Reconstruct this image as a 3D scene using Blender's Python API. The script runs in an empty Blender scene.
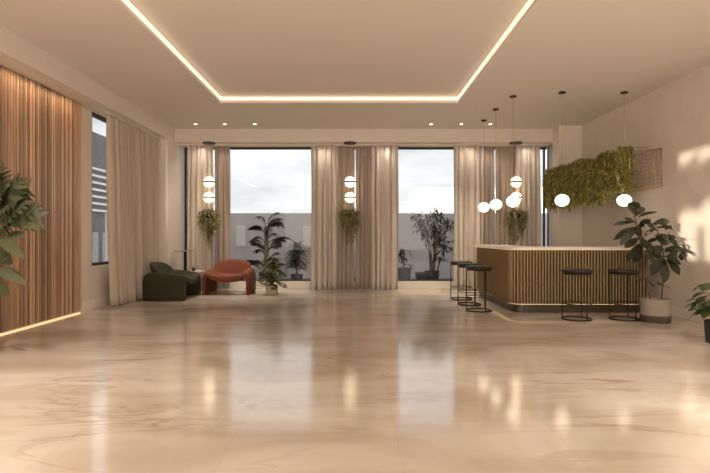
import bpy, math, random
from mathutils import Vector, Matrix
PI = math.pi
S = bpy.context.scene
COL = S.collection

# ------------------------------------------------------------ camera, world, light
cd = bpy.data.cameras.new('camera')
cam = bpy.data.objects.new('camera', cd); COL.objects.link(cam)
cam.location = (0, 0, 1.3); cam.rotation_euler = (PI/2, 0, 0)
cd.sensor_width = 36; cd.lens = 36*500/710
cd.clip_end = 300
S.camera = cam
S.view_settings.view_transform = 'Standard'
S.view_settings.look = 'None'
S.view_settings.gamma = 1
S.view_settings.exposure = 0.32

w = bpy.data.worlds.new('sky'); S.world = w; w.use_nodes = True
nt = w.node_tree; nt.nodes.clear()
wo = nt.nodes.new('ShaderNodeOutputWorld'); bg = nt.nodes.new('ShaderNodeBackground')
tc = nt.nodes.new('ShaderNodeTexCoord'); mp = nt.nodes.new('ShaderNodeMapping')
mp.inputs['Scale'].default_value = (1.6, 1.6, 6)
nz = nt.nodes.new('ShaderNodeTexNoise'); nz.inputs['Scale'].default_value = 2.2; nz.inputs['Detail'].default_value = 5
cr = nt.nodes.new('ShaderNodeValToRGB')
cr.color_ramp.elements[0].position = .35; cr.color_ramp.elements[0].color = (.50, .52, .535, 1)
cr.color_ramp.elements[1].position = .65; cr.color_ramp.elements[1].color = (.80, .80, .795, 1)
nt.links.new(tc.outputs['Generated'], mp.inputs['Vector']); nt.links.new(mp.outputs[0], nz.inputs['Vector'])
nt.links.new(nz.outputs[0], cr.inputs[0]); nt.links.new(cr.outputs[0], bg.inputs[0])
nt.links.new(bg.outputs[0], wo.inputs[0]); bg.inputs[1].default_value = 1.2

def light(name, kind, loc, energy, color, **kw):
    l = bpy.data.lights.new(name, kind); l.energy = energy; l.color = color
    o = bpy.data.objects.new(name, l); o.location = loc; COL.objects.link(o)
    rot = kw.pop('rot', None)
    for k, v in kw.items(): setattr(l, k, v)
    if rot: o.rotation_euler = rot
    return o
sun = light('sun', 'SUN', (-20, -20, 10), 4.5, (1, .86, .70), angle=math.radians(.6))
sun.rotation_euler = Vector((.7071, .7071, -math.tan(math.radians(3.5)))).to_track_quat('-Z', 'Y').to_euler()
# unseen fill light added behind the viewer to brighten the lobby
light('rear_fill_light', 'AREA', (0.2, -5.4, 2.0), 330, (1, .90, .80), shape='RECTANGLE', size=9, size_y=3, rot=(PI/2, 0, 0))

# ------------------------------------------------------------ helpers
def tag(o, label=None, cat=None, group=None, kind=None):
    if label: o['label'] = label
    if cat: o['category'] = cat
    if group: o['group'] = group
    if kind: o['kind'] = kind
    return o
def thing(name, label, cat, loc=(0, 0, 0), rz=0, group=None):
    o = bpy.data.objects.new(name, None); o.empty_display_size = .1
    COL.objects.link(o); o.location = loc; o.rotation_euler = (0, 0, rz)
    return tag(o, label, cat, group)

class MB:
    def __init__(s): s.v = []; s.f = []; s.sm = []
    def add(s, vs, fs, smooth=False):
        b = len(s.v); s.v += [tuple(v) for v in vs]
        s.f += [tuple(i+b for i in f) for f in fs]; s.sm += [smooth]*len(fs)
        return s
    def box(s, x0, x1, y0, y1, z0, z1):
        vs = [(x, y, z) for x in (x0, x1) for y in (y0, y1) for z in (z0, z1)]
        return s.add(vs, [(0, 1, 3, 2), (4, 6, 7, 5), (0, 4, 5, 1), (2, 3, 7, 6), (0, 2, 6, 4), (1, 5, 7, 3)])
    def lathe(s, prof, c=(0, 0, 0), n=32, smooth=True, cap=True):
        vs = []; fs = []
        for r, z in prof:
            for k in range(n):
                a = 2*PI*k/n; vs.append((c[0]+r*math.cos(a), c[1]+r*math.sin(a), c[2]+z))
        for i in range(len(prof)-1):
            for k in range(n):
                k2 = (k+1) % n
                fs.append((i*n+k, i*n+k2, (i+1)*n+k2, (i+1)*n+k))
        s.add(vs, fs, smooth)
        b = len(s.v)-len(vs)
        if cap:
            s.f.append(tuple(b+k for k in reversed(range(n)))); s.sm.append(False)
            s.f.append(tuple(b+(len(prof)-1)*n+k for k in range(n))); s.sm.append(False)
        return s
    def cyl(s, c, r, h, n=32, bev=0):
        if bev: p = [(r-bev, 0), (r-bev*.3, bev*.3), (r, bev), (r, h-bev), (r-bev*.3, h-bev*.3), (r-bev, h)]
        else: p = [(r, 0), (r, h)]
        return s.lathe(p, c, n)
    def sphere(s, c, rx, ry, rz, n=28, m=14, v0=0., v1=1.):
        vs = []; fs = []
        for i in range(m+1):
            t = PI*(v0+(v1-v0)*i/m)
            for k in range(n):
                a = 2*PI*k/n
                vs.append((c[0]+rx*math.sin(t)*math.cos(a), c[1]+ry*math.sin(t)*math.sin(a), c[2]+rz*math.cos(t)))
        for i in range(m):
            for k in range(n):
                k2 = (k+1) % n; fs.append((i*n+k, (i+1)*n+k, (i+1)*n+k2, i*n+k2))
        return s.add(vs, fs, True)
    def tube(s, pts, r, n=8, closed=False):
        pts = [Vector(p) for p in pts]; N = len(pts); vs = []; fs = []; up = None
        rs = r if isinstance(r, (list, tuple)) else [r]*N
        for i, p in enumerate(pts):
            a = pts[(i-1) % N] if (i > 0 or closed) else p
            b = pts[(i+1) % N] if (i < N-1 or closed) else p
            t = (b-a).normalized()
            if up is None: up = Vector((0, 0, 1)) if abs(t.z) < .9 else Vector((1, 0, 0))
            sd = t.cross(up).normalized(); up = sd.cross(t).normalized()
            for k in range(n):
                q = 2*PI*k/n; vs.append(p+(sd*math.cos(q)+up*math.sin(q))*rs[i])
        for i in range(N if closed else N-1):
            j = (i+1) % N
            for k in range(n):
                k2 = (k+1) % n; fs.append((i*n+k, j*n+k, j*n+k2, i*n+k2))
        if not closed: fs += [tuple(reversed(range(n))), tuple((N-1)*n+k for k in range(n))]
        return s.add(vs, fs, True)
    def ring(s, c, R, r, n=40, m=8):
        return s.tube([(c[0]+R*math.cos(2*PI*k/n), c[1]+R*math.sin(2*PI*k/n), c[2]) for k in range(n)], r, m, True)
    def prism(s, poly, z0, z1, smooth=False):
        n = len(poly)
        vs = [(x, y, z0) for x, y in poly]+[(x, y, z1) for x, y in poly]
        fs = [(k, (k+1) % n, n+(k+1) % n, n+k) for k in range(n)]
        fs += [tuple(reversed(range(n))), tuple(range(n, 2*n))]
        return s.add(vs, fs, smooth)
    def superbox(s, c, hx, hy, hz, e=.5, n=20, m=12, fn=None):
        vs = []; fs = []
        f = lambda w: math.copysign(abs(w)**e, w)
        for i in range(m+1):
            t = PI*i/m
            for k in range(n):
                a = 2*PI*k/n
                p = Vector((hx*f(math.sin(t))*f(math.cos(a)), hy*f(math.sin(t))*f(math.sin(a)), hz*f(math.cos(t))))
                if fn: p = fn(p)
                vs.append(p+Vector(c))
        for i in range(m):
            for k in range(n):
                k2 = (k+1) % n; fs.append((i*n+k, (i+1)*n+k, (i+1)*n+k2, i*n+k2))
        return s.add(vs, fs, True)
    def build(s, name, m, parent=None, loc=None):
        me = bpy.data.meshes.new(name); me.from_pydata(s.v, [], s.f); me.validate(); 
        if len(me.polygons) == len(s.sm): me.polygons.foreach_set('use_smooth', s.sm)
        me.materials.append(m); me.update()
        o = bpy.data.objects.new(name, me); COL.objects.link(o)
        if parent: o.parent = parent
        if loc: o.location = loc
        return o
def struct(o): o['kind'] = 'structure'; return o
def bevel(o, wd=.01, seg=2):
    b = o.modifiers.new('bevel', 'BEVEL'); b.width = wd; b.segments = seg; b.limit_method = 'ANGLE'; return o
def copy_tree(o, parent=None, label=None):
    c = o.copy(); COL.objects.link(c); c.parent = parent
    if label: c['label'] = label
    for ch in list(o.children): copy_tree(ch, c)
    return c

# ------------------------------------------------------------ materials
def mat(name, col, rough=.5, metal=0, spec=.5, emit=None, es=0, sheen=0, transl=0, bump=0, bscale=40, var=0, coat=0):
    m = bpy.data.materials.new(name); m.use_nodes = True; t = m.node_tree; b = t.nodes['Principled BSDF']
    b.inputs['Base Color'].default_value = (*col, 1); b.inputs['Roughness'].default_value = rough
    b.inputs['Metallic'].default_value = metal; b.inputs['Specular IOR Level'].default_value = spec
    b.inputs['Sheen Weight'].default_value = sheen; b.inputs['Coat Weight'].default_value = coat
    if emit: b.inputs['Emission Color'].default_value = (*emit, 1); b.inputs['Emission Strength'].default_value = es
    tcn = t.nodes.new('ShaderNodeTexCoord')
    if var:
        n = t.nodes.new('ShaderNodeTexNoise'); n.inputs['Scale'].default_value = 3; n.inputs['Detail'].default_value = 4
        t.links.new(tcn.outputs['Object'], n.inputs['Vector'])
        r = t.nodes.new('ShaderNodeValToRGB')
        r.color_ramp.elements[0].position = .3; r.color_ramp.elements[1].position = .7
        r.color_ramp.elements[0].color = (*[c*(1-var) for c in col], 1); r.color_ramp.elements[1].color = (*[min(1, c*(1+var)) for c in col], 1)
        t.links.new(n.outputs[0], r.inputs[0]); t.links.new(r.outputs[0], b.inputs['Base Color'])
    if bump:
        n = t.nodes.new('ShaderNodeTexNoise'); n.inputs['Scale'].default_value = bscale; n.inputs['Detail'].default_value = 3
        t.links.new(tcn.outputs['Object'], n.inputs['Vector'])
        bp = t.nodes.new('ShaderNodeBump'); bp.inputs['Strength'].default_value = bump; bp.inputs['Distance'].default_value = .01
        t.links.new(n.outputs[0], bp.inputs['Height']); t.links.new(bp.outputs[0], b.inputs['Normal'])
    if transl:
        tr = t.nodes.new('ShaderNodeBsdfTranslucent'); tr.inputs[0].default_value = (*col, 1)
        mx = t.nodes.new('ShaderNodeMixShader'); mx.inputs[0].default_value = transl
        out = t.nodes['Material Output']
        t.links.new(b.outputs[0], mx.inputs[1]); t.links.new(tr.outputs[0], mx.inputs[2]); t.links.new(mx.outputs[0], out.inputs[0])
    return m
def leafmat(name, c1, c2, rough=.35, transl=.15):
    m = mat(name, c1, rough, transl=transl); t = m.node_tree; b = t.nodes['Principled BSDF']
    g = t.nodes.new('ShaderNodeNewGeometry'); r = t.nodes.new('ShaderNodeValToRGB')
    r.color_ramp.elements[0].color = (*c1, 1); r.color_ramp.elements[1].color = (*c2, 1)
    t.links.new(g.outputs['Random Per Island'], r.inputs[0]); t.links.new(r.outputs[0], b.inputs['Base Color'])
    return m

M_wall = mat('warm_plaster', (.74, .665, .585), .7, bump=.05, bscale=60, var=.03)
M_ceil = mat('ceiling_paint', (.74, .675, .60), .8)
M_base = mat('baseboard_paint', (.84, .77, .68), .5)
M_frame = mat('dark_bronze_frame', (.03, .022, .018), .4, metal=.5)
M_brass = mat('brass', (.55, .38, .18), .3, metal=1)
M_darkmetal = mat('dark_bronze', (.04, .03, .024), .4, metal=.8)
M_led = mat('warm_led', (1, .8, .5), .5, emit=(1, .86, .68), es=.8)
M_ledamber = mat('amber_led', (1, .7, .35), .5, emit=(1, .68, .38), es=.8)
M_globe = mat('opal_glass_lit', (1, .95, .85), .3, emit=(1, .86, .66), es=1.7)
M_globe2 = mat('opal_glass_sconce', (1, .95, .85), .3, emit=(1, .80, .52), es=2)
M_spotface = mat('downlight_lens', (1, .9, .7), .3, emit=(1, .85, .62), es=6)
M_cur_l = mat('sheer_cream_linen', (.76, .68, .60), .85, sheen=.1, transl=.18, bump=.1, bscale=150)
M_cur_d = mat('taupe_linen', (.45, .365, .305), .85, sheen=.2, transl=.10, bump=.1, bscale=150)
M_cur_s = mat('side_beige_linen', (.58, .49, .40), .85, sheen=.1, transl=.1, bump=.1, bscale=150)
M_green = mat('green_velvet', (.021, .022, .007), .8, sheen=.0, bump=.1, bscale=80)
M_orange = mat('rust_velvet', (.15, .036, .011), .8, sheen=.0, bump=.1, bscale=80)
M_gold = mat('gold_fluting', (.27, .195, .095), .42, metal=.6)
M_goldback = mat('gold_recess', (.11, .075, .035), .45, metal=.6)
M_toe = mat('toe_kick_dark', (.05, .038, .028), .4)
M_top = mat('pale_stone_top', (.86, .80, .71), .5, var=.04)
M_seat = mat('black_leather', (.016, .014, .010), .45, bump=.1)
M_potl = mat('pale_concrete', (.36, .31, .26), .8, var=.08)
M_potd = mat('brown_band', (.09, .07, .058), .6)
M_potb = mat('black_pot', (.03, .03, .03), .5)
M_potw = mat('stone_pot', (.42, .35, .27), .7, var=.1)
M_soil = mat('soil', (.035, .022, .014), .9, bump=.6)
M_stem = mat('stem_brown', (.10, .06, .035), .7)
M_gstem = mat('green_stem', (.10, .12, .03), .6)
M_fig = leafmat('fig_leaves', (.014, .020, .008), (.045, .052, .020), .55, .05)
M_mon = leafmat('monstera_leaves', (.045, .062, .028), (.15, .165, .08), .45)
M_bush = leafmat('bush_leaves', (.05, .085, .025), (.14, .17, .06), .4)
M_ivy = leafmat('trailing_leaves', (.16, .16, .05), (.60, .54, .24), .5, .25)
M_hedge = leafmat('wall_garden_leaves', (.16, .17, .035), (.80, .72, .25), .5, .25)
M_palm = leafmat('palm_leaves', (.022, .026, .018), (.06, .065, .045), .5)
M_marblefloor = None
M_white = mat('white_paint', (.80, .76, .70), .5)

def floor_mat():
    m = bpy.data.materials.new('polished_marble'); m.use_nodes = True; t = m.node_tree; b = t.nodes['Principled BSDF']
    N = t.nodes.new; L = t.links.new
    tcn = N('ShaderNodeTexCoord')
    def mapping(sc, rot=0):
        q = N('ShaderNodeMapping'); q.inputs['Scale'].default_value = sc; q.inputs['Rotation'].default_value = (0, 0, rot)
        L(tcn.outputs['Object'], q.inputs['Vector']); return q.outputs[0]
    # soft cloudy tone
    n1 = N('ShaderNodeTexNoise'); n1.inputs['Scale'].default_value = 1.1; n1.inputs['Detail'].default_value = 6; n1.inputs['Distortion'].default_value = .6
    L(mapping((.6, 1.3, 1), .12), n1.inputs['Vector'])
    r1 = N('ShaderNodeValToRGB'); e = r1.color_ramp.elements
    e[0].position = .3; e[0].color = (.45, .365, .275, 1); e[1].position = .68; e[1].color = (.70, .63, .545, 1)
    L(n1.outputs[0], r1.inputs[0])
    # veins: thin bands where warped noise passes one half
    n2 = N('ShaderNodeTexNoise'); n2.inputs['Scale'].default_value = .8; n2.inputs['Detail'].default_value = 7; n2.inputs['Roughness'].default_value = .6; n2.inputs['Distortion'].default_value = 1.1
    L(mapping((.42, 1.7, 1), .25), n2.inputs['Vector'])
    r2 = N('ShaderNodeValToRGB'); e = r2.color_ramp.elements
    e[0].position = .478; e[0].color = (0, 0, 0, 1); e[1].position = .525; e[1].color = (0, 0, 0, 1)
    k = r2.color_ramp.elements.new(.50); k.color = (1, 1, 1, 1)
    L(n2.outputs[0], r2.inputs[0])
    n3 = N('ShaderNodeTexNoise'); n3.inputs['Scale'].default_value = .7; L(mapping((1, 1, 1)), n3.inputs['Vector'])
    r3 = N('ShaderNodeValToRGB'); r3.color_ramp.elements[0].position = .42; r3.color_ramp.elements[1].position = .65
    L(n3.outputs[0], r3.inputs[0])
    mu = N('ShaderNodeMath'); mu.operation = 'MULTIPLY'; L(r2.outputs[0], mu.inputs[0]); L(r3.outputs[0], mu.inputs[1])
    mu2 = N('ShaderNodeMath'); mu2.operation = 'MULTIPLY'; L(mu.outputs[0], mu2.inputs[0]); mu2.inputs[1].default_value = .6
    mx = N('ShaderNodeMixRGB'); L(mu2.outputs[0], mx.inputs[0]); L(r1.outputs[0], mx.inputs[1]); mx.inputs[2].default_value = (.27, .165, .09, 1)
    br = N('ShaderNodeTexBrick'); br.inputs['Scale'].default_value = 1; br.inputs['Brick Width'].default_value = 2.1
    br.inputs['Row Height'].default_value = 1.05; br.inputs['Mortar Size'].default_value = .0035; br.inputs['Mortar Smooth'].default_value = .3
    br.inputs['Color1'].default_value = (1, 1, 1, 1); br.inputs['Color2'].default_value = (.95, .94, .93, 1); br.inputs['Mortar'].default_value = (.90, .87, .83, 1)
    q = N('ShaderNodeMapping'); q.inputs['Rotation'].default_value = (0, 0, PI/2); q.inputs['Location'].default_value = (.3, -.27, 0)
    L(tcn.outputs['Object'], q.inputs['Vector']); L(q.outputs[0], br.inputs['Vector'])
    mm = N('ShaderNodeMixRGB'); mm.blend_type = 'MULTIPLY'; mm.inputs[0].default_value = 1
    L(mx.outputs[0], mm.inputs[1]); L(br.outputs[0], mm.inputs[2]); L(mm.outputs[0], b.inputs['Base Color'])
    b.inputs['Roughness'].default_value = .17; b.inputs['IOR'].default_value = 3.0
    rr = N('ShaderNodeMapRange'); rr.inputs[3].default_value = .09; rr.inputs[4].default_value = .15
    L(n1.outputs[0], rr.inputs[0]); L(rr.outputs[0], b.inputs['Roughness'])
    return m
M_floor = floor_mat()

def wood_mat():
    m = bpy.data.materials.new('oak_slats'); m.use_nodes = True; t = m.node_tree; b = t.nodes['Principled BSDF']
    N = t.nodes.new; L = t.links.new
    tcn = N('ShaderNodeTexCoord'); q = N('ShaderNodeMapping'); q.inputs['Scale'].default_value = (30, 30, 1.2)
    L(tcn.outputs['Object'], q.inputs['Vector'])
    n = N('ShaderNodeTexNoise'); n.inputs['Scale'].default_value = 1.5; n.inputs['Detail'].default_value = 6; L(q.outputs[0], n.inputs['Vector'])
    r = N('ShaderNodeValToRGB'); r.color_ramp.elements[0].color = (.34, .205, .125, 1); r.color_ramp.elements[1].color = (.56, .37, .25, 1)
    r.color_ramp.elements[0].position = .3; r.color_ramp.elements[1].position = .7
    L(n.outputs[0], r.inputs[0])
    g = N('ShaderNodeNewGeometry'); mr = N('ShaderNodeMapRange'); mr.inputs[3].default_value = .5; mr.inputs[4].default_value = 1.45
    L(g.outputs['Random Per Island'], mr.inputs[0])
    mm = N('ShaderNodeMixRGB'); mm.blend_type = 'MULTIPLY'; mm.inputs[0].default_value = 1
    L(r.outputs[0], mm.inputs[1]); L(mr.outputs[0], mm.inputs[2]); L(mm.outputs[0], b.inputs['Base Color'])
    b.inputs['Roughness'].default_value = .45
    return m
M_wood = wood_mat()
M_woodback = mat('wood_shadow_gap', (.07, .035, .018), .7)

def glass_mat(name='window_glass', ior=1.35):
    m = bpy.data.materials.new(name); m.use_nodes = True; t = m.node_tree; t.nodes.remove(t.nodes['Principled BSDF'])
    N = t.nodes.new; L = t.links.new
    a = N('ShaderNodeBsdfTransparent'); g = N('ShaderNodeBsdfGlossy'); g.inputs['Roughness'].default_value = .02
    a.inputs[0].default_value = (.97, .98, .98, 1)
    lw = N('ShaderNodeLayerWeight'); pw = N('ShaderNodeMath'); pw.operation = 'POWER'; pw.inputs[1].default_value = 5; L(lw.outputs['Facing'], pw.inputs[0])
    f = N('ShaderNodeMath'); f.operation = 'MULTIPLY_ADD'; f.inputs[1].default_value = .5; f.inputs[2].default_value = .01; L(pw.outputs[0], f.inputs[0]); mx = N('ShaderNodeMixShader')
    L(f.outputs[0], mx.inputs[0]); L(a.outputs[0], mx.inputs[1]); L(g.outputs[0], mx.inputs[2]); L(mx.outputs[0], t.nodes['Material Output'].inputs[0])
    return m
M_glass = glass_mat()
M_para = mat('terrace_grey_wall', (.70, .68, .69), .8, var=.05)
M_pane = mat('terrace_pale_panel', (.93, .93, .92), .6)
M_terr = mat('terrace_paving', (.30, .27, .25), .8, var=.1)
M_bld = mat('dark_facade', (.10, .10, .11), .6, var=.15)
M_bldw = mat('white_louvre', (.80, .80, .80), .5)
M_street = mat('street_grey', (.35, .36, .38), .8, var=.1)

# ------------------------------------------------------------ room shell
XL, XR, YF, YB, H = -4.72, 5.24, -5.6, 12.6, 3.86
HB = 3.55          # underside of the perimeter beams
struct(MB().box(XL-.2, XR+.2, YF-.2, YB+.1, -.1, 0).build('floor', M_floor))
# ceiling with raised tray
TX0, TX1, TY0, TY1, TZ = -2.58, 1.98, -4.2, 9.59, 4.0
c = MB()
c.box(XL-.2, TX0, YF-.2, YB+.3, H, TZ+.1).box(TX1, XR+.2, YF-.2, YB+.3, H, TZ+.1)
c.box(TX0, TX1, TY1, YB+.3, H, TZ+.1).box(TX0, TX1, YF-.2, TY0, H, TZ+.1).box(TX0, TX1, TY0, TY1, TZ, TZ+.1)
struct(c.build('ceiling', M_ceil))
# left wall: openings Y 8.97..11.3 (visible window) and one behind the viewer
WY0, WY1, WZ0, WZ1 = 8.97, 11.1, .77, HB
RY0, RY1, RZ0, RZ1 = -4.3, -1.85, 1.75, HB
l = MB()
l.box(XL-.2, XL, YF, RY0, 0, H).box(XL-.2, XL, RY0, RY1, 0, RZ0).box(XL-.2, XL, RY1, WY0, 0, H)
l.box(XL-.2, XL, WY0, WY1, 0, WZ0).box(XL-.2, XL, WY1, YB+.1, 0, H).box(XL-.2, XL, WY0, WY1, WZ1, H).box(XL-.2, XL, RY0, RY1, RZ1, H)
struct(l.build('wall_left', M_wall))
struct(MB().box(XR, XR+.2, YF, YB+.1, 0, H).build('wall_right', M_wall))
struct(MB().box(XL-.2, XR+.2, YF-.2, YF, 0, H).build('wall_front', M_wall))
BX0, BX1 = -4.29, 4.88
b = MB()
b.box(XL, BX0, YB-.05, YB+.1, 0, H).box(BX1, XR, YB-.35, YB+.1, 0, H)
b.box(BX0, BX1, YB-.04, YB+.1, 0, .18).box(BX0, BX1, YB-.04, YB+.1, HB, H)
struct(b.build('wall_back', M_wall))
# beams and corner pillars
struct(MB().box(BX0, 4.70, 11.9, YB-.04, HB, H).box(4.70, BX1, 11.9, YB-.35, HB, H).build('trim_1', M_wall))
struct(MB().box(XL, BX0, YF, 11.47, HB, H).build('trim_2', M_wall))
struct(MB().box(XL, BX0, 11.47, YB-.05, 0, H).build('trim_3', M_wall))
struct(MB().box(4.70, XR, 11.53, 11.9, 0, H).build('trim_4', M_wall))
# baseboards
bb = lambda n, *a: struct(bevel(MB().box(*a).build(n, M_base), .004))
bb('baseboard_left', XL, XL+.02, 8.47, 11.47, 0, .17)
bb('baseboard_right', XR-.02, XR, YF, 11.53, 0, .17)
bb('baseboard_back', BX0, BX1, YB-.06, YB-.04, 0, .17)

# windows
def window(n, x0, x1, z0, z1, y, mull=(), tr=.045):
    t = .045
    f = MB(); f.box(x0, x0+t, y, y+.09, z0, z1).box(x1-tr, x1, y, y+.09, z0, z1).box(x0+t, x1-t, y, y+.09, z0, z0+.035).box(x0+t, x1-t, y, y+.09, z1-.05, z1)
    for m in mull: f.box(m-.022, m+.022, y, y+.05, z0+.035, z1-.05)
    o = struct(f.build(n, M_frame))
    MB().box(x0+t, x1-t, y+.04, y+.052, z0+.035, z1-.05).build('pane', M_glass, o)
    return o
window('window_1', BX0, -.88, .18, HB, YB)
window('window_2', -.88, .88, .18, HB, YB)
window('window_3', .88, 2.78, .18, HB, YB)
window('window_4', 2.78, BX1, .18, HB, YB, (4.77,), .006)
def side_window(n, y0, y1, z0, z1, mull=()):
    x = XL-.12; t = .05
    f = MB(); f.box(x, x+.1, y0, y0+t, z0, z1).box(x, x+.1, y1-t, y1, z0, z1).box(x, x+.1, y0+t, y1-t, z0, z0+t).box(x, x+.1, y0+t, y1-t, z1-t, z1)
    for m in mull: f.box(x, x+.1, m-.025, m+.025, z0+t, z1-t)
    o = struct(f.build(n, M_frame))
    MB().box(x+.04, x+.052, y0+t, y1-t, z0+t, z1-t).build('pane', M_glass, o)
side_window('window_5', WY0, WY1, WZ0, WZ1, (10.2,))
side_window('window_6', RY0, RY1, RZ0, RZ1)

# cove light strip round the ceiling tray
c = MB(); z0, z1 = 3.915, 3.97; k = .02
c.box(TX0, TX0+k, TY0, TY1, z0, z1).box(TX1-k, TX1, TY0, TY1, z0, z1).box(TX0+k, TX1-k, TY1-k, TY1, z0, z1).box(TX0+k, TX1-k, TY0, TY0+k, z0, z1)
tag(c.build('cove_light', M_led), 'warm light strip running round the raised ceiling tray', 'light strip')

# recessed downlights, then added spots without fixtures
DL = [(-3.63, 11.38), (-2.96, 11.38), (-2.28, 11.38), (1.73, 11.38), (2.42, 11.38), (3.08, 11.38)]
names = ['leftmost recessed downlight in the ceiling, above the green armchair corner', 'middle downlight of the left ceiling row, above the rust armchair',
         'rightmost downlight of the left ceiling row, above the left glazing', 'leftmost downlight of the right ceiling row, nearest the middle curtains',
         'middle downlight of the right ceiling row', 'rightmost downlight of the right ceiling row, before the bar pendants']
dl0 = None
for (x, y), nm in zip(DL, names):
    if dl0 is None:
        dl0 = d = thing('recessed_downlight', nm, 'downlight', (x, y, H), 0, 'recessed ceiling downlights')
        MB().lathe([(.052, 0), (.052, -.008), (.038, -.008), (.038, 0)], n=24, cap=False).build('trim_ring', M_white, d)
        MB().cyl((0, 0, -.006), .037, .005, 24).build('lens', M_spotface, d)
    else:
        d = copy_tree(dl0, None, nm); d.location = (x, y, H)
    light('downlight_or_fill_beam', 'SPOT', (x, y, H-.02), 115, (1, .85, .68), spot_size=1.15, spot_blend=.8, shadow_soft_size=.05)
light('downlight_or_fill_beam', 'SPOT', (2.25, 9.9, H-.02), 60, (1, .86, .66), spot_size=.62, spot_blend=.5, shadow_soft_size=.03)  # added spot without a fixture, in place of sunlight on the bar side
for x in (-3.7, -3.2, -.75, 0, .75, 2.75, 3.3, 4.15):  # spots with no fixture, added to light the curtain tops
    light('curtain_wash', 'SPOT', (x, 11.97, HB-.01), 10, (1, .87, .72), spot_size=2.3, spot_blend=1, shadow_soft_size=.03, rot=(.12, 0, 0))
for x in (-3.5, 3.6):  # fill spots added without fixtures, mostly to brighten the near floor
    for y, e_ in ((-2.5, 600), (1.2, 900), (3.8, 420), (7.6, 50)):
        light('downlight_or_fill_beam', 'SPOT', (x, y, H-.02), e_, (1, .89, .79), spot_size=1.9, spot_blend=1, shadow_soft_size=.08)

# ------------------------------------------------------------ wood slat panel
random.seed(4)
t = thing('slatted_wood_panel', 'tall oak wall panel of narrow vertical slats on the left wall', 'wall panel', (XL, 0, 0))
PY0, PY1, PZ0, PZ1 = .8, 8.46, .045, HB-.01
MB().box(.001, .03, PY0, PY1, PZ0, PZ1).build('backing', M_woodback, t)
m = MB(); y = PY0
while y < PY1-.03:
    wd = random.choice([.03, .035, .045, .05]); m.box(.03, .09, y, min(y+wd, PY1), PZ0, PZ1); y += wd+random.choice([.012, .016, .02])
m.build('slats', M_wood, t)
tag(MB().box(.03, .085, PY0, PY1, .004, .014).build('light_strip', M_ledamber, t), 'amber glowing strip at the foot of the panel')
light('panel_top_wash', 'AREA', (XL+.25, 5.2, HB-.03), 14, (1, .66, .38), shape='RECTANGLE', size=.05, size_y=6)

# ------------------------------------------------------------ curtains
def curtain(name, label, p0, p1, z0, z1, pitch, amp, m, seed, group=None, flare=0):
    rnd = random.Random(seed); p0 = Vector((*p0, 0)); p1 = Vector((*p1, 0)); L = (p1-p0).length; t = (p1-p0).normalized(); nrm = Vector((-t.y, t.x, 0))
    pitch *= 1.0; nx = max(24, int(L/pitch*12)); zs = [0, .02, .05, .1, .2, .3, .45, .6, .75, .86, .94, 1]
    # irregular folds: warp phase
    ph = [0]; 
    for i in range(nx): ph.append(ph[-1]+(1/12)*2*PI*(1+.18*math.sin(i*.11+seed)+.04*rnd.uniform(-1, 1)))
    a1 = [amp*1.25*(1+.25*math.sin(i*.071*3+seed*2)) for i in range(nx+1)]
    vs = []; fs = []
    for j, v in enumerate(zs):     # v=0 top
        k = .55+.45*min(1, v*3)+.12*v
        for i in range(nx+1):
            u = i/nx
            d = -a1[i]*1.5*k*(abs(math.sin(ph[i]/2+.12*math.sin(v*2+i*.05)))**.8+.12*math.sin(ph[i]*1.7+v*1.5)-.5)
            s = u*L+(.012*math.sin(v*4+i*.3))+flare*(v**3)*(u-1)
            p = p0+t*s+nrm*d
            vs.append((p.x, p.y, z1+(z0-z1)*v+(.006*math.sin(i*.9) if v == 1 else 0)))
    n = nx+1
    for j in range(len(zs)-1):
        for i in range(nx): fs.append((j*n+i, j*n+i+1, (j+1)*n+i+1, (j+1)*n+i))
    o = MB().add(vs, fs, True).build(name, m)
    s = o.modifiers.new('thickness', 'SOLIDIFY'); s.thickness = .004
    return tag(o, label, 'curtain', group)
cy = 12.2; zt = HB-.035; zb = .012
G = 'full height linen curtains along the back glazing'
f = cy/500
X = lambda px: (px-355)*f
curtain('curtain', 'cream curtain in the left corner behind the lit hanging planter', (X(187), cy), (X(213.5), cy), zb, zt, .12, .05, M_cur_l, 1, G)
curtain('curtain', 'narrow taupe curtain at the left edge of the left glazing', (X(213), cy+.13), (X(229), cy+.13), zb, zt, .11, .045, M_cur_d, 2, G)
curtain('curtain', 'cream curtain bordering the left glazing on its right side', (X(311), cy), (X(338), cy), zb, zt, .125, .07, M_cur_l, 3, G)
curtain('curtain', 'left one of two taupe curtains meeting at the bright central slit', (X(336), cy+.13), (X(354.3), cy+.13), zb, zt, .11, .04, M_cur_d, 4, G)
curtain('curtain', 'right one of two taupe curtains meeting at the bright central slit', (X(355.6), cy+.13), (X(373), cy+.13), zb, zt, .11, .04, M_cur_d, 5, G)
curtain('curtain', 'cream curtain bordering the middle glazing on its left side', (X(371), cy), (X(398), cy), zb, zt, .125, .07, M_cur_l, 6, G)
curtain('curtain', 'cream curtain left of the bar, bordering the middle glazing', (X(454), cy), (X(483), cy), zb, zt, .125, .07, M_cur_l, 7, G)
curtain('curtain', 'left one of two taupe curtains behind the bar', (X(481), cy+.13), (X(496), cy+.13), zb, zt, .11, .04, M_cur_d, 8, G)
curtain('curtain', 'right one of two taupe curtains behind the bar', (X(497), cy+.13), (X(517), cy+.13), zb, zt, .11, .04, M_cur_d, 9, G)
curtain('curtain', 'cream curtain behind the bar beside the right corner pillar', (X(515), cy), (X(540), cy), zb, zt, .125, .07, M_cur_l, 10, G)
curtain('curtain', 'long beige curtain drawn across the left side window', (-4.48, 9.08), (-4.48, 11.33), zb, zt, .17, .075, M_cur_s, 11, None, flare=-.15)
r = MB(); r.box(BX0+.02, 4.68, cy-.02, cy+.02, HB-.03, HB).box(BX0+.02, 4.68, cy+.11, cy+.15, HB-.03, HB)
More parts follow.
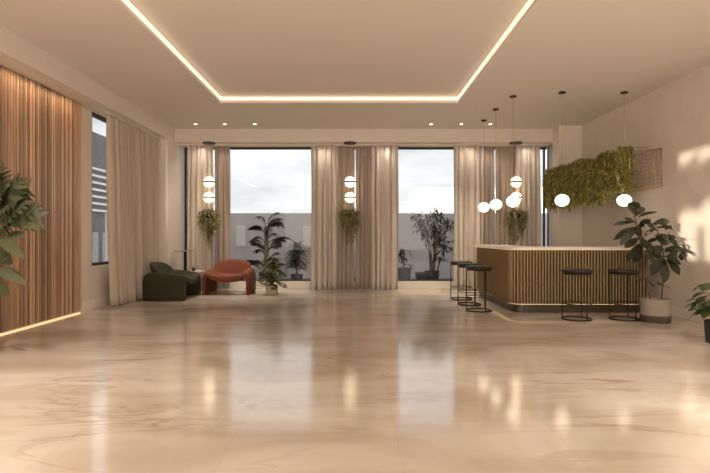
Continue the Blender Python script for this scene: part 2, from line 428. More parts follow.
tag(r.build('curtain_track', M_wall), 'pale double curtain track under the back beam', 'curtain track')
tag(MB().box(-4.50, -4.46, 8.98, 11.45, HB-.03, HB).build('curtain_track', M_wall), 'pale curtain track above the left side window', 'curtain track')

# ------------------------------------------------------------ foliage tools
UP = Vector((0, 0, 1))
def leaf(mb, base, d, L, W, droop=.3, fold=.15, shape='ovate', seg=5, up=UP):
    d = Vector(d).normalized(); base = Vector(base); sd = d.cross(up)
    if sd.length < .05: sd = Vector((1, 0, 0))
    sd.normalize(); n = sd.cross(d).normalized(); vs = []; fs = []
    for i in range(seg+1):
        u = i/seg
        if shape == 'obovate': wd = math.sin(PI*min(1, u**1.35*.98+.01))**.75
        elif shape == 'lance': wd = math.sin(PI*(u**.8*.97+.02))
        else: wd = math.sin(PI*(u**.85*.96+.02))**.8
        wd *= W/2
        c = base+d*(L*u)-UP*(droop*L*u*u)
        vs += [c-sd*wd+n*fold*wd, c, c+sd*wd+n*fold*wd]
    for i in range(seg):
        a = i*3; fs += [(a, a+1, a+4, a+3), (a+1, a+2, a+5, a+4)]
    mb.add(vs, fs, True)
def split_leaf(mb, base, d, L, W, droop=.35, up=UP, lobes=6):
    d = Vector(d).normalized(); base = Vector(base); sd = d.cross(up)
    if sd.length < .05: sd = Vector((1, 0, 0))
    sd.normalize(); n = sd.cross(d).normalized()
    P = lambda u, s, h=0: base+d*(L*u)-UP*(droop*L*u*u)+sd*s+n*(h-.25*abs(s)*abs(s)/W)
    N = 9; vs = []; fs = []
    for s in (-1, 1):
        for i in range(lobes):
            u0 = -.06+1.0*i/lobes; u1 = u0+.92/lobes; um = (u0+u1)/2
            w = W/2*math.sin(PI*(.18+.74*um))**.7
            adv = .10+.20*um
            a0 = P(max(0, u0+.02), 0); a1 = P(max(.03, u1+.03), 0); 
            b0 = P(u0+adv*.4, s*w*.55); b1 = P(u1+adv*.4+.02, s*w*.55)
            c0 = P(u0+adv*.8+.015, s*w*.86); c1 = P(u1+adv*.8, s*w*.86); t = P(um+adv+.03, s*w*1.03, -.02*W)
            b = len(vs); vs += [a0, a1, b0, b1, c0, c1, t]
            fs += [(b, b+1, b+3, b+2), (b+2, b+3, b+5, b+4), (b+4, b+5, b+6)]
    mb.add(vs, fs, True)
def frond(mb, base, d, L, droop, leafl, n=32):
    d = Vector(d).normalized(); base = Vector(base); pts = []
    for i in range(9):
        u = i/8; pts.append(base+d*L*u-UP*droop*L*u*u)
    mb.tube(pts, [.009*(1-.8*i/8) for i in range(9)], 5)
    for i in range(n):
        u = .18+.8*i/n; c = base+d*L*u-UP*droop*L*u*u; tg = (d-UP*2*droop*u).normalized()
        sd = tg.cross(UP); sd = sd.normalized() if sd.length > .05 else Vector((1, 0, 0))
        for s in (-1, 1):
            ll = leafl*(math.sin(PI*(.15+.8*u))**.6)
            leaf(mb, c, sd*s*.7+tg*.8-UP*.15, ll, ll*.13, .45, .3, 'lance', 3)
def rv(r, a=1): return Vector((r.uniform(-1, 1), r.uniform(-1, 1), r.uniform(-1, 1)))*a

def place(px, py, Y):   # a point at distance Y seen in that direction from the entrance
    return Vector(((px-355)*Y/500, Y, 1.3-(py-236.5)*Y/500))

# ------------------------------------------------------------ outside
random.seed(11)
struct(MB().box(-7.5, 9, YB+.1, 15.4, -.2, .06).build('terrace_floor', M_terr))
struct(MB().box(-7.5, 9, 15.0, 15.2, .06, 2.0).build('wall_terrace', M_para))
for x0, x1, nm in ((-3.55, -3.28, 'pale panel on the terrace wall beside the palm left side'), (-1.55, -1.28, 'pale panel on the terrace wall right of the spiky plant')):
    tag(bevel(MB().box(x0, x1, 14.93, 15.0, 1.0, 1.6).build('wall_panel', M_pane), .01), nm, 'panel')
o = thing('white_reflection_block', 'plain white sunlit block far beyond the terrace wall, standing in for a reflection in the middle glazing', 'building', (9.9, 80, 0))  # white block added in place of a bright reflection in the glass
MB().box(0, 24, 0, 12, 0, 8.8).build('walls', M_pane, o); MB().box(0, 24, -.1, 12.1, 8.8, 9.1).build('roof_slab', M_pane, o)
# neighbour seen through side window
o = thing('neighbour_building', 'dark office facade with white louvres outside the left side window', 'building', (-12.5, 20, 0))
MB().box(-6, 0, -16, 22, -4, 6.3).build('walls', M_bld, o)
mb = MB()
for k in range(7): mb.box(.02, .16, .2, 12, 2.5+k*.33, 2.6+k*.33)
mb.build('louvres', M_bldw, o)
mb = MB()
for k in range(10): mb.box(0, .03, -.5+k*1.3, .4+k*1.3, -.6, 1.5)
mb.build('windows', M_street, o)
mb = MB()
mb.box(.0, .05, .8, 1.7, 2.2, 4.9); mb.build('pale_panel', M_street, o)
struct(MB().box(-12.5, -4.95, -12, 40, -.6, -.5).build('street', M_street))
# tree outside the rear side window (it shades part of the sun patch)
tr = thing('tree', 'leafy tree outside the side window behind the viewer', 'tree', (-6.9, -4.6, -.5))
MB().tube([(0, 0, 0), (.05, 0, 1.5), (0, .05, 3)], [.08, .07, .05], 8).build('trunk', M_stem, tr)
mb = MB(); r = random.Random(5)
for k in range(900):
    while True:
        q = rv(r)
        if q.length < 1: break
    leaf(mb, (q.x*.8, .05+q.y*.85, 3.67+q.z*.37), rv(r), .16, .11, .2, .1, 'ovate', 2)
mb.build('crown', M_bush, tr)

def pot(parent, r0, r1, h, m, name='pot'):
    MB().lathe([(r0*.9, 0), (r0, .01), (r1, h-.01), (r1-.004, h), (r1-.02, h), (r1-.022, h-.05), (.001, h-.05)], n=36, cap=False).build(name, m, parent)
    MB().cyl((0, 0, h-.06), r1-.024, .02, 30).build('soil', M_soil, parent)

# palm
p = thing('potted_palm', 'tall palm with arching fronds behind the left glazing', 'palm', (-2.36, 13.3, .06))
pot(p, .17, .2, .3, M_potb)
MB().tube([(0, 0, .2), (.01, 0, .9), (0, 0, 1.5)], [.07, .06, .05], 12).build('trunk', mat('palm_trunk', (.22, .16, .12), .8, bump=.5), p)
r = random.Random(3); mb = MB()
for k in range(36):
    a = r.uniform(0, 2*PI); a = a if abs(math.cos(a)) > .35 else a+1.2
    z_ = r.uniform(.2, 1.6); el = r.uniform(.8, 2.0)
    frond(mb, (.03*math.cos(a), .03*math.sin(a), z_), (math.cos(a), .7*math.sin(a), el), r.uniform(.6, .85)-.15*max(0, z_-1), r.uniform(.35, .7), .2)
mb.build('fronds', M_palm, p)
# spiky plant
p = thing('spiky_plant', 'dark bushy spiky plant behind the left glazing, right of the palm', 'plant', ((297-355)*13.2/500, 13.2, .06))
pot(p, .14, .17, .25, M_potb); mb = MB(); r = random.Random(8)
MB().tube([(0, 0, .2), (0, 0, .8)], .025, 8).build('stem', M_stem, p)
for k in range(240):
    a = r.uniform(0, 2*PI); e = r.uniform(-.1, 1.3); z = r.uniform(.35, .95)
    leaf(mb, (0, 0, z), (math.cos(a)*math.cos(e), math.sin(a)*math.cos(e), math.sin(e)+.1), r.uniform(.3, .48), .075, r.uniform(.2, .7), .2, 'lance', 5)
mb.build('leaves', M_palm, p)
# plants behind the middle glazing
p = thing('tall_terrace_plant', 'tall many-stemmed bushy plant in black pots behind the middle glazing', 'plant', ((432-355)*13.4/500, 13.4, .06))
pot(p, .17, .2, .32, M_potb); r = random.Random(12); sm = MB(); mb = MB()
tips = [place(x, y, 13.4+r.uniform(-.25, .25))-p.location for x, y in ((417, 218), (424, 222), (431, 215), (438, 214), (445, 224), (450, 225), (435, 226), (427, 232), (441, 236), (447, 246), (420, 226))]
for tp in tips:
    b0 = Vector((r.uniform(-.07, .07), r.uniform(-.06, .06), .25)); md = b0.lerp(tp, .55)+Vector((0, 0, .12)); md.x *= .6
    sm.tube([b0, md, tp], [.014, .01, .006], 6)
    for k in range(60):
        q = tp+rv(r, .14) if k < 42 else md.lerp(tp, r.random())+rv(r, .1)
        leaf(mb, q, rv(r)+Vector((0, 0, .3)), r.uniform(.12, .22), .055, .5, .2, 'lance', 3)
for k in range(30):
    a = r.uniform(0, 2*PI); q = Vector((.22, 0, .62))
    leaf(mb, q, (math.cos(a), math.sin(a), r.uniform(0, 1.1)), r.uniform(.22, .34), .04, .5, .2, 'lance', 4)
sm.tube([(.12, 0, .25), (.22, 0, .62)], .018, 6)
sm.build('stems', M_stem, p); mb.build('leaves', M_palm, p)
p = thing('striped_leaf_plant', 'low plant with long drooping leaves at the left edge of middle glazing', 'plant', ((404-355)*13.1/500, 13.1, .06))
pot(p, .16, .19, .42, M_potb); mb = MB(); r = random.Random(4)
MB().tube([(0, 0, .35), (0, 0, .85)], .02, 8).build('stem', M_stem, p)
for k in range(26):
    a = r.uniform(0, 2*PI); z = r.uniform(.45, .9)
    leaf(mb, (0, 0, z), (math.cos(a), math.sin(a), r.uniform(.5, 1.3)), r.uniform(.32, .45), .08, r.uniform(.7, 1.2), .15, 'lance', 6)
mb.build('leaves', M_palm, p)
p = thing('terrace_pot', 'empty black pot beside the tall plant behind middle glazing', 'pot', ((421-355)*13.1/500, 13.1, .06)); pot(p, .13, .16, .3, M_potb)

# ------------------------------------------------------------ hanging planter lamps
PX = [(209, 'left hanging lamp with two stacked globes before the corner curtain', 'pale trailing plant hanging from the left globe lamp'),
      (350, 'middle hanging lamp with two stacked globes before the central curtains', 'green trailing plant hanging from the middle globe lamp'),
      (516, 'right hanging lamp with two stacked globes behind the bar', 'trailing plant hanging from the globe lamp behind the bar')]
lamp0 = pl0 = None
YP = 11.97; fp = YP/500
z = lambda py: 1.3-(py-236.5)*fp
for i, (px, la, lb) in enumerate(PX):
    x = (px-355)*fp
    if lamp0 is None:
        lamp0 = L0 = thing('hanging_planter_lamp', la, 'pendant lamp', (x, YP, 0), 0, 'two-globe hanging planter lamps')
        MB().cyl((0, 0, HB-.03), .15, .03, 32, .008).build('canopy', M_darkmetal, L0)
        MB().tube([(-.10, 0, z(214)), (-.10, 0, z(173)), (0, 0, z(165)), (0, 0, HB-.03)], .005, 6).tube([(.10, 0, z(214)), (.10, 0, z(173)), (0, 0, z(165))], .005, 6).build('hanger', M_brass, L0)
        for zz in (z(182), z(197.5)):
            g = MB().sphere((0, 0, zz+.018), .125, .125, .11, v0=0, v1=.5).sphere((0, 0, zz-.018), .125, .125, .11, v0=.5, v1=1).build('globe', M_globe2, L0)
            MB().cyl((0, 0, zz-.018), .137, .036, 32, .004).build('band', M_darkmetal, g)
        MB().lathe([(.03, -.10), (.09, -.06), (.12, 0), (.115, .004), (.08, -.04), (.001, -.05)], (0, 0, z(214)), 28, cap=False).build('planter_bowl', M_darkmetal, L0)
    else:
        L0 = copy_tree(lamp0, None, la); L0.location = (x, YP, 0)
    r = random.Random(20+i); p = thing('trailing_plant', lb, 'plant', (x, YP, z(214)), 0, 'trailing plants in the hanging lamps'); mb = MB(); st = MB()
    for k in range(46):
        a = r.uniform(0, 2*PI); R = r.uniform(.10, .27); ln = r.uniform(.25, .82)*(1.15-.6*abs(math.cos(a))*R/.24) ; pts = [Vector((0, 0, 0)), Vector((R*.6*math.cos(a), R*.6*math.sin(a), r.uniform(.03, .12)))]
        n = max(2, int(ln/.035))
        for j in range(n): pts.append(Vector((R*math.cos(a)+r.uniform(-.015, .015), min(.05, R*math.sin(a))+r.uniform(-.015, .015), .04-j*.035)))
        st.tube(pts, .0022, 3)
        for q in pts[1:]:
            for s in range(2): leaf(mb, q, rv(r)+Vector((0, 0, -.2)), r.uniform(.045, .075), .034, .2, .2, 'ovate', 2)
    for k in range(60):
        a = r.uniform(0, 2*PI); leaf(mb, (.07*math.cos(a), .05*math.sin(a), .02), (math.cos(a), .6*math.sin(a), r.uniform(.2, 1.4)), r.uniform(.07, .13), .035, .5, .2, 'ovate', 3)
    mb.build('leaves', M_ivy, p); st.build('vines', M_gstem, p)

# ------------------------------------------------------------ bar
bar = thing('bar_counter', 'long fluted gold bar counter with pale stone top at right', 'bar', (0, 0, 0))
AX, AY, EX, EY, R = 2.66, 8.47, 4.98, 10.95, .22
def outline(off, ex=0, depth=.62, n=10):
    x, y = AX-off, AY-off; rr = R+off
    pts = [(EX+ex, y)]
    for k in range(n+1):
        a = -PI/2-PI/2*k/n; pts.append((x+rr+rr*math.cos(a), y+rr+rr*math.sin(a)))
    pts += [(x, EY+ex), (AX+depth, EY+ex), (AX+depth, AY+depth), (EX+ex, AY+depth)]
    return pts[::-1]
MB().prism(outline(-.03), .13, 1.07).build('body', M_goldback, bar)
def along(off, pitch):
    pts = outline(off)[::-1][:13]; out = []; acc = 0; nxt = pitch/2
    for a, b in zip(pts, pts[1:]):
        a = Vector(a); b = Vector(b); L = (b-a).length; t = (b-a)/L
        while nxt < acc+L: out.append((a+t*(nxt-acc), t)); nxt += pitch
        acc += L
    return out
mb = MB()
for q, t in along(-.026, .052):
    n = Vector((t.y, -t.x)); n = -n if (q+n-Vector((3.8, 9.7))).length < (q-n-Vector((3.8, 9.7))).length else n
    pr = [(-.019, 0), (-.017, .014), (-.009, .024), (0, .027), (.009, .024), (.017, .014), (.019, 0)]
    vs = [(q+t*a+n*b_) for a, b_ in pr]
    vv = [(v.x, v.y, .17) for v in vs]+[(v.x, v.y, 1.065) for v in vs]
    mb.add(vv, [(i, i+1, i+8, i+7) for i in range(6)]+[(0, 7, 13, 6)], True)
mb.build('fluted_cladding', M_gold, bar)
MB().prism(outline(-.06), 0, .13).build('toe_kick', M_toe, bar)
tag(MB().prism(outline(.004), .147, .157).build('light_strip', mat('bar_foot_led', (1, .75, .4), .5, emit=(1, .7, .4), es=.7), bar), 'thin glowing strip above the toe kick')
tag(MB().prism(outline(.03), .157, .17).build('lower_rail', M_gold, bar), None)
bevel(MB().prism(outline(.06, .03), 1.08, 1.12).build('countertop', M_top, bar), .006)
# glow line under the overhang
mb = MB(); o1 = outline(.03)[::-1][:13]; o2 = outline(.045)[::-1][:13]
n = len(o1); mb.add([(x, y, 1.079) for x, y in o1]+[(x, y, 1.079) for x, y in o2]+[(x, y, 1.072) for x, y in o1]+[(x, y, 1.072) for x, y in o2],
       [f_ for i in range(n-1) for f_ in ((i, i+1, n+i+1, n+i), (2*n+i, 3*n+i, 3*n+i+1, 2*n+i+1), (i, 2*n+i, 2*n+i+1, i+1), (n+i, n+i+1, 3*n+i+1, 3*n+i))])
tag(mb.build('upper_light_strip', mat('bar_led', (1, .75, .4), .5, emit=(1, .76, .48), es=.5), bar), 'warm strip under the countertop edge')
fa = thing('bar_faucet', 'slim brass gooseneck faucet standing on the bar top', 'faucet', (2.98, 10.35, 1.12))
MB().cyl((0, 0, 0), .035, .02, 20).build('base', M_brass, fa)
MB().tube([(0, 0, .02), (0, 0, .36), (.02, 0, .41), (.05, 0, .42), (.08, 0, .40), (.09, 0, .36), (.09, 0, .02)], .008, 8).build('spout', M_brass, fa)
MB().sphere((0, 0, .29), .02, .02, .02).build('knob', M_brass, fa)

# ------------------------------------------------------------ bar stools
spots = [(2.17, 8.76, 'nearest of the three stools along the left side of the bar'), (2.19, 9.58, 'middle of the three stools along the left side of the bar'),
         (2.21, 10.4, 'farthest of the three stools along the left side of the bar'), (3.485, 7.86, 'left stool of the two in front of the fluted bar'),
         (4.235, 7.86, 'right stool in front of the bar, next to the fig tree')]
s0 = None
for x, y, nm in spots:
    if s0 is None:
        s0 = s = thing('bar_stool', 'round black-topped wire stool, '+nm, 'bar stool', (x, y, 0), 0, 'bar stools')
        MB().lathe([(.001, .725), (.20, .725), (.222, .733), (.23, .75), (.228, .772), (.21, .785), (.12, .79), (.001, .79)], n=40, cap=False).build('seat', M_seat, s)
        MB().ring((0, 0, .718), .208, .009).build('seat_ring', M_darkmetal, s)
        for a in (168, 288, 48):
            a = math.radians(a); MB().tube([(.215*math.cos(a), .215*math.sin(a), .012), (.215*math.cos(a), .215*math.sin(a), .72)], .0085, 8).build('leg', M_darkmetal, s)
        MB().ring((0, 0, .011), .218, .011).build('base_ring', M_darkmetal, s)
        MB().ring((0, 0, .25), .216, .007).build('foot_ring', M_darkmetal, s)
    else:
        s = copy_tree(s0, None, 'round black-topped wire stool, '+nm); s.location = (x, y, 0)

# ------------------------------------------------------------ globe pendants over the bar
gp = [(2.83, 10.99, 'white globe pendant over the bar, farthest from the viewer'), (2.83, 10.04, 'white globe pendant over the bar, second from the left'),
      (2.88, 9.11, 'white globe pendant over the left front corner of bar'), (3.67, 8.86, 'white globe pendant below the hanging wall garden, over bar front'),
      (4.77, 8.86, 'white globe pendant above the fig tree, rightmost over bar')]
g0 = None
for x, y, nm in gp:
    if g0 is None:
        g0 = g = thing('globe_pendant', nm, 'pendant lamp', (x, y, 1.94), 0, 'globe pendants over the bar')
        MB().cyl((0, 0, H-1.94-.028), .06, .028, 24, .006).build('canopy', M_darkmetal, g)
        MB().tube([(0, 0, .1), (0, 0, H-1.94-.02)], .0035, 6).build('cable', M_brass, g)
        MB().sphere((0, 0, 0), .122, .122, .108).build('globe', M_globe, g)
        MB().cyl((0, 0, .1), .018, .025, 16).build('socket', M_brass, g)
    else:
        g = copy_tree(g0, None, nm); g.location = (x, y, 1.94)

# ------------------------------------------------------------ wire cage with wall garden
cg = thing('wire_cage', 'brass wire cage fixed to the right wall above the bar', 'wire cage', (0, 0, 0))
cx0, cx1, cy0, cy1, cz0, cz1 = 4.68, XR-.01, 8.53, 11.5, 2.15, 2.82
mb = MB(); rr = .007
for x in (cx0, cx1):
    for zz in (cz0, cz1): mb.tube([(x, cy0, zz), (x, cy1, zz)], rr, 6)
    for y in (cy0, cy1): mb.tube([(x, y, cz0), (x, y, cz1)], rr, 6)
for y in (cy0, cy1):
    for zz in (cz0, cz1): mb.tube([(cx0, y, zz), (cx1, y, zz)], rr, 6)
mb.build('frame', M_brass, cg)
mb = MB()
for k in range(1, 8): x = cx0+(cx1-cx0)*k/8; mb.tube([(x, cy0, cz0), (x, cy0, cz1)], .0022, 4)
for k in range(1, 10): zz = cz0+(cz1-cz0)*k/10; mb.tube([(cx0, cy0, zz), (cx1, cy0, zz)], .0022, 4).tube([(cx1, cy0, zz), (cx1, cy1, zz)], .0022, 4)
for k in range(1, 40): y = cy0+(cy1-cy0)*k/40; mb.tube([(cx1, y, cz0), (cx1, y, cz1)], .0022, 4).tube([(cx0, y, cz0), (cx1, y, cz0)], .0022, 4)
mb.build('wire_mesh', M_brass, cg)
r = random.Random(31); mb = MB()
for k in range(11000):
    y = r.uniform(8.62, 11.44); v = r.random(); u = (y-8.6)/2.9
    bulge = .035*math.sin(y*5.1)+.03*math.sin(y*11+1)+.02*math.sin(y*23)
    zz = 2.08+v*.76+(.03*math.sin(y*7)+.02*math.sin(y*17))
    if v < .15: zz -= r.random()**2*.16
    if y < 9.15: zz = max(zz, 2.15+.06*r.random())
    x = 4.63-.22*u-bulge-.05*math.sin(PI*v)+r.random()**2*.26*(1 if r.random() < .5 else .4)
    if y < 8.8: x = max(x, 4.54+ (8.8-y)*.3)
    leaf(mb, (x, y, zz), Vector((-.4, 0, -.7))+rv(r, .9), r.uniform(.06, .12), .036, .2, .2, 'lance', 2)
for k in range(2500):
    y = 8.6+abs(r.gauss(0, .05)); leaf(mb, (r.uniform(4.52, 4.78), y, r.uniform(2.18, 2.86)), Vector((0, -.5, -.6))+rv(r, .8), r.uniform(.045, .08), .028, .2, .2, 'lance', 2)
for k in range(1500):
    y = 11.44+r.gauss(0, .03); leaf(mb, (r.uniform(4.36, 4.62), min(y, 11.5), r.uniform(1.98, 2.86)), Vector((-.3, -.3, -.6))+rv(r, .8), r.uniform(.05, .09), .028, .2, .2, 'lance', 2)
tag(mb.build('wall_garden', M_hedge), 'dense mass of yellow green leaves filling the wire cage', 'foliage', kind='stuff')

# ------------------------------------------------------------ armchairs
def armchair(name, label, m, loc, rz):
    t = thing(name, label, 'armchair', loc, rz, 'sculptural armchairs')
    W = .54; D = .88
    ys = [-.44, -.42, -.36, -.2, 0, .2, .34, .41, .44]
    hs = [.46, .49, .515, .55, .575, .585, .57, .53, .48]
    ws = [.97, .99, 1, 1, 1, .99, .97, .94, .92]
    th = .075
    outer = []
    for y, h, w_ in zip(ys, hs, ws):
        ww = W*w_; sz = .33+.03*(0 if y > -.3 else 1)
        half_o = [(ww-.02, 0), (ww, .03), (ww, h*.55), (ww-.01, h*.82), (ww-.05, h*.96), (ww-.11, h), (ww-.17, h*.97), (ww-.23, h*.87), (ww-.28, sz+.10), (ww-.35, sz+.045), (.1, sz+.02)]
        half_i = [(ww-.08, 0), (ww-.08, .03), (ww-.08, h*.5), (ww-.085, h*.7), (ww-.105, h*.80), (ww-.125, h*.83), (ww-.16, h*.80), (ww-.22, h*.66), (ww-.28, sz-.03), (ww-.34, sz-.06), (.1, sz-.07)]
        ring = half_o+[(-x, z_) for x, z_ in reversed(half_o)]+[(-x, z_) for x, z_ in half_i]+[(x, z_) for x, z_ in reversed(half_i)]
        outer.append([(x, y, z_) for x, z_ in ring])
    n = len(outer[0]); mb = MB(); vs = [p for o in outer for p in o]; fs = []
    for j in range(len(ys)-1):
        for k in range(n): k2 = (k+1) % n; fs.append((j*n+k, (j+1)*n+k, (j+1)*n+k2, j*n+k2))
    mb.add(vs, fs, True)
    # end caps as strips between outer and inner rows
    h = n//2
    for j, rev in ((0, False), (len(ys)-1, True)):
        for k in range(h-1):
            q = (j*n+k, j*n+k+1, j*n+n-2-k, j*n+n-1-k)
            mb.f.append(q[::-1] if rev else q); mb.sm.append(True)
    body = mb.build('body', m, t); sb = body.modifiers.new('s', 'SUBSURF'); sb.levels = 1; sb.render_levels = 2
    MB().superbox((0, -.08, .375), .31, .35, .065, .6, fn=lambda p: p+Vector((0, 0, .10*(p.x/.31)**2*.5-.03*(p.y/.35)*-1*0))).build('seat', m, t)
    def bend(p):
        y = p.y-.30*(p.x**2)/.16*.55+.16*(p.z/.22)*.5
        wd = 1+.18*(p.z/.22)
        return Vector((p.x*wd, y, p.z-.05*(p.x/.4)**2*(1 if p.z > 0 else 0)))
    MB().superbox((0, .31, .53), .41, .085, .235, .62, 32, 16, fn=bend).build('backrest', m, t)
    return t
armchair('armchair', 'rust orange velvet armchair facing the room by the left glazing', M_orange, (-2.87, 11.52, 0), 0)
armchair('armchair', 'dark green velvet armchair seen side-on beside the side window curtain', M_green, (-3.86, 10.6, 0), PI/2)

# side tables
t = thing('tall_side_table', 'tall slim side table with round top behind the green armchair', 'side table', (-3.99, 11.7, 0))
MB().cyl((0, 0, .955), .245, .012, 40, .004).build('table_top', M_brass, t)
MB().cyl((0, 0, .02), .018, .935, 14).build('pole', M_darkmetal, t); MB().cyl((0, 0, 0), .14, .02, 32, .005).build('base', M_darkmetal, t)
t = thing('small_side_table', 'small white round side table between the two armchairs', 'side table', (-3.64, 11.6, 0))
MB().cyl((0, 0, .49), .16, .015, 36, .004).build('table_top', M_white, t)
MB().cyl((0, 0, .02), .016, .47, 14).build('pole', M_white, t); MB().cyl((0, 0, 0), .10, .02, 32, .005).build('base', M_white, t)
t = MB().lathe([(.028, 0), (.035, .02), (.03, .05), (.012, .075), (.015, .1), (.011, .1), (.008, .08), (.001, .07)], n=20, cap=False).build('small_vase', M_darkmetal, loc=(-3.73, 11.55, .505))
tag(t, 'tiny dark vase on the small white side table', 'vase')

# ------------------------------------------------------------ indoor plants
# bush by the left glazing
p = thing('potted_bush', 'leafy green potted plant standing beside the rust armchair', 'plant', (-1.88, 11.3, 0))
q = bevel(MB().box(-.12, .12, -.12, .12, 0, .20).build('pot', M_potw, p), .01)
MB().box(-.105, .105, -.105, .105, .19, .207).build('soil', M_soil, p)
r = random.Random(6); mb = MB(); st = MB()
for k in range(170):
    a = r.uniform(0, 2*PI); R_ = r.uniform(.05, .29); zz = r.uniform(.17, .84); R_ *= (1-.6*max(0, (zz-.55)/.3)); e = Vector((R_*math.cos(a), R_*math.sin(a), zz))
    st.tube([(0, 0, .2), (e.x*.4, e.y*.4, max(.3, zz*.8)), e], .004, 4)
    (split_leaf if k % 3 == 0 else leaf)(mb, e, (math.cos(a), math.sin(a), r.uniform(-.3, .6)), r.uniform(.10, .15), r.uniform(.08, .12), r.uniform(.2, .6))
mb.build('leaves', M_bush, p); st.build('stems', M_gstem, p)

# fig tree by the bar
FX, FY = 4.60, 7.66
p = thing('fiddle_leaf_fig', 'tall fiddle leaf fig in a two-tone pot at the bar end', 'potted tree', (FX, FY, 0))
MB().lathe([(.20, 0), (.208, .01), (.209, .105)], n=40, cap=False).build('pot_band', M_potd, p)
MB().lathe([(.209, .105), (.213, .34), (.21, .348), (.192, .348), (.19, .30), (.001, .30)], n=40, cap=False).build('pot', M_potl, p)
MB().cyl((0, 0, .285), .188, .02, 30).build('soil', M_soil, p)
def P(zx, zy, dy=0): # plant-local point
    v = place(610+zx/3.506, 195+zy/3.506, FY+dy); return v-Vector((FX, FY, 0))
st = MB()
trunkA = [P(140, 365), P(132, 320, -.02), P(118, 240, -.03), P(112, 170, 0), P(90, 90, .03), P(82, 60, .03)]
trunkB = [P(180, 365, .05), P(186, 300, .06), P(190, 250, .04), P(185, 190, .06), P(165, 120, .08)]
trunkC = [P(186, 220, .05), P(225, 200, .05), P(265, 195, .03)]
st.tube(trunkA, [.014, .013, .012, .01, .008, .005], 8).tube(trunkB, [.012, .011, .01, .009, .006], 8).tube(trunkC, [.008, .006, .004], 6)
mb = MB(); r = random.Random(77)
LV = [((82, 60), (85, 22), 46), ((85, 70), (66, 28), 40), ((90, 75), (112, 40), 40), ((95, 80), (160, 58), 26), ((85, 95), (18, 103), 26), ((90, 110), (25, 150), 30), ((92, 120), (45, 165), 32),
      ((92, 100), (50, 80), 30), ((100, 110), (140, 85), 34), ((110, 130), (60, 130), 30), ((112, 140), (150, 120), 36), ((150, 100), (205, 92), 28), ((155, 115), (215, 118), 28), ((165, 120), (200, 105), 30),
      ((165, 125), (130, 100), 30), ((170, 140), (225, 150), 34), ((175, 150), (140, 165), 34), ((205, 135), (228, 175), 28), ((112, 165), (70, 220), 28), ((112, 170), (95, 225), 34), ((115, 180), (175, 215), 50),
      ((118, 190), (145, 228), 50), ((185, 190), (230, 200), 40), ((190, 200), (250, 185), 34), ((225, 195), (285, 200), 34), ((240, 195), (270, 235), 38), ((250, 195), (292, 212), 30), ((265, 190), (240, 165), 24),
      ((190, 215), (150, 268), 40), ((192, 225), (190, 290), 42), ((200, 220), (235, 268), 44), ((195, 215), (240, 240), 36), ((122, 240), (80, 233), 18), ((126, 290), (95, 305), 20), ((128, 300), (150, 318), 18), ((188, 320), (205, 325), 22),
      ((188, 315), (165, 312), 18), ((100, 150), (60, 180), 34), ((105, 150), (140, 190), 38), ((185, 180), (160, 200), 36), ((230, 190), (215, 230), 34), ((238, 150), (278, 152), 16), ((110, 150), (85, 110), 34), ((160, 140), (190, 170), 36),
      ((120, 130), (118, 95), 34), ((95, 140), (120, 175), 40), ((150, 150), (195, 140), 34)]
for (bx, by), (tx, ty), wd in LV:
    dy0 = r.uniform(-.06, .06); dy1 = r.uniform(-.16, .14) if tx < 225 else r.uniform(-.25, -.02)
    a = P(bx, by, dy0); c_ = P(tx, ty, dy1); d = c_-a; L_ = d.length
    nrm = Vector((r.uniform(-.5, .5), -.7, r.uniform(.2, 2)))
    st.tube([a-d*.12, a+d*.05], .003, 4)
    leaf(mb, a, d+Vector((0, 0, .12*L_)), L_*1.12, wd/3.506*FY/500*.9, .14, .12, 'obovate', 7, up=nrm)
for k in range(42):
    bx, by, sp = r.choice([(95, 90, 42), (110, 140, 45), (165, 130, 45), (190, 200, 42), (235, 190, 38), (130, 190, 40), (190, 165, 45)])
    a = P(bx+r.uniform(-sp, sp)*.7, by+r.uniform(-sp, sp)*.7, r.uniform(-.15, .15)); d = Vector((r.uniform(-1, 1), r.uniform(-.8, .8), r.uniform(-.4, .7)))
    leaf(mb, a, d, r.uniform(.11, .19), r.uniform(.07, .10), .2, .12, 'obovate', 6)
st.build('trunks', M_stem, p); mb.build('leaves', M_fig, p)

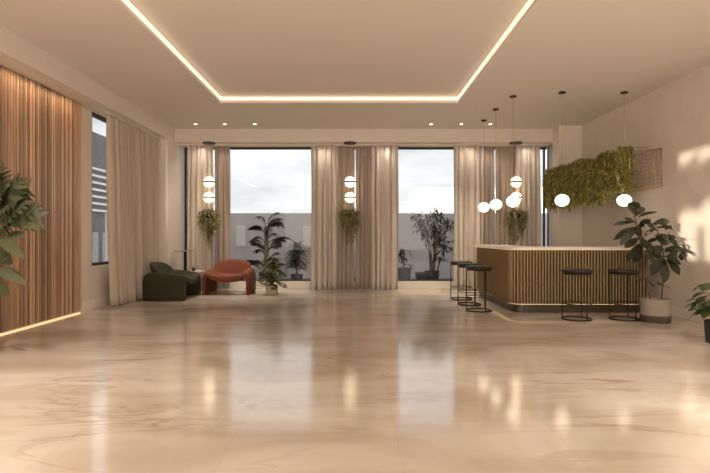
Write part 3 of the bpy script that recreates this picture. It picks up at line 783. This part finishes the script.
# plant at the right edge
QX, QY = 4.43, 6.1
p = thing('low_fig_plant', 'low broad-leaved plant in a black pot at the right edge', 'plant', (QX, QY, 0))
pot(p, .13, .145, .27, M_potb); mb = MB(); st = MB(); r = random.Random(15)
for k in range(52):
    a = r.uniform(0, 2*PI); zz = r.uniform(.30, .76); R_ = r.uniform(.08, .18)*(1.4-zz); e = Vector((R_*math.cos(a), R_*math.sin(a), zz))
    st.tube([(0, 0, .22), (e.x*.3, e.y*.3, zz*.85), e], .005, 5)
    leaf(mb, e, (math.cos(a), math.sin(a), r.uniform(-.5, .6)), r.uniform(.16, .22), r.uniform(.10, .14), r.uniform(.2, .6), .12, 'obovate', 6)
mb.build('leaves', leafmat('low_fig_leaves', (.035, .06, .018), (.07, .10, .03), .35), p); st.build('stems', M_gstem, p)

# monstera at the left edge
MX, MY = -4.21, 5.55
p = thing('monstera_plant', 'big split-leaf plant cut off at the left edge before the slatted panel', 'plant', (MX, MY, 0))
pot(p, .17, .21, .36, M_potb); mb = MB(); st = MB(); r = random.Random(9)
def Q(px, py, dy=0): return place(px, py, MY+dy)-Vector((MX, MY, 0))
ML = [((0, 215), (22, 172), 34), ((-4, 205), (0, 170), 40), ((2, 200), (30, 186), 30), ((0, 215), (42, 205), 26), ((5, 215), (40, 218), 26), ((-2, 225), (30, 195), 30), ((2, 222), (38, 228), 18), ((0, 240), (24, 236), 18),
      ((0, 240), (22, 256), 16), ((-6, 250), (10, 262), 20), ((-4, 270), (24, 283), 16), ((-6, 290), (9, 292), 16), ((-4, 265), (12, 250), 16), ((-12, 220), (-30, 190), 36), ((-15, 240), (-45, 225), 36), ((-12, 270), (-40, 275), 34),
      ((-10, 200), (-12, 165), 36), ((-8, 235), (10, 222), 30), ((-5, 225), (14, 190), 34), ((0, 210), (18, 200), 30)]
for (bx, by), (tx, ty), wd in ML:
    a = Q(bx, by, r.uniform(-.15, .15)); c_ = Q(tx, ty, r.uniform(-.3, .25)); d = c_-a; L_ = d.length
    k0 = Vector((r.uniform(-.06, .06), r.uniform(-.06, .06), .33)); st.tube([k0, Vector((k0.x*1.2, k0.y, a.z*.75+.1)), a, a+d*.1], [.012, .010, .007, .005], 6)
    fn = split_leaf if (wd > 24) else leaf
    nrm = Vector((r.uniform(-.3, .5), -1, r.uniform(.3, 1.3)))
    if fn is leaf: leaf(mb, a, d+Vector((0, 0, .2*L_)), L_*1.05, wd*MY/500*.8, .22, .15, 'ovate', 7, up=nrm)
    else: split_leaf(mb, a, d+Vector((0, 0, .2*L_)), L_*1.05, wd*MY/500*1.2, .22, up=nrm, lobes=7)
mb.build('leaves', M_mon, p); st.build('stems', M_gstem, p)
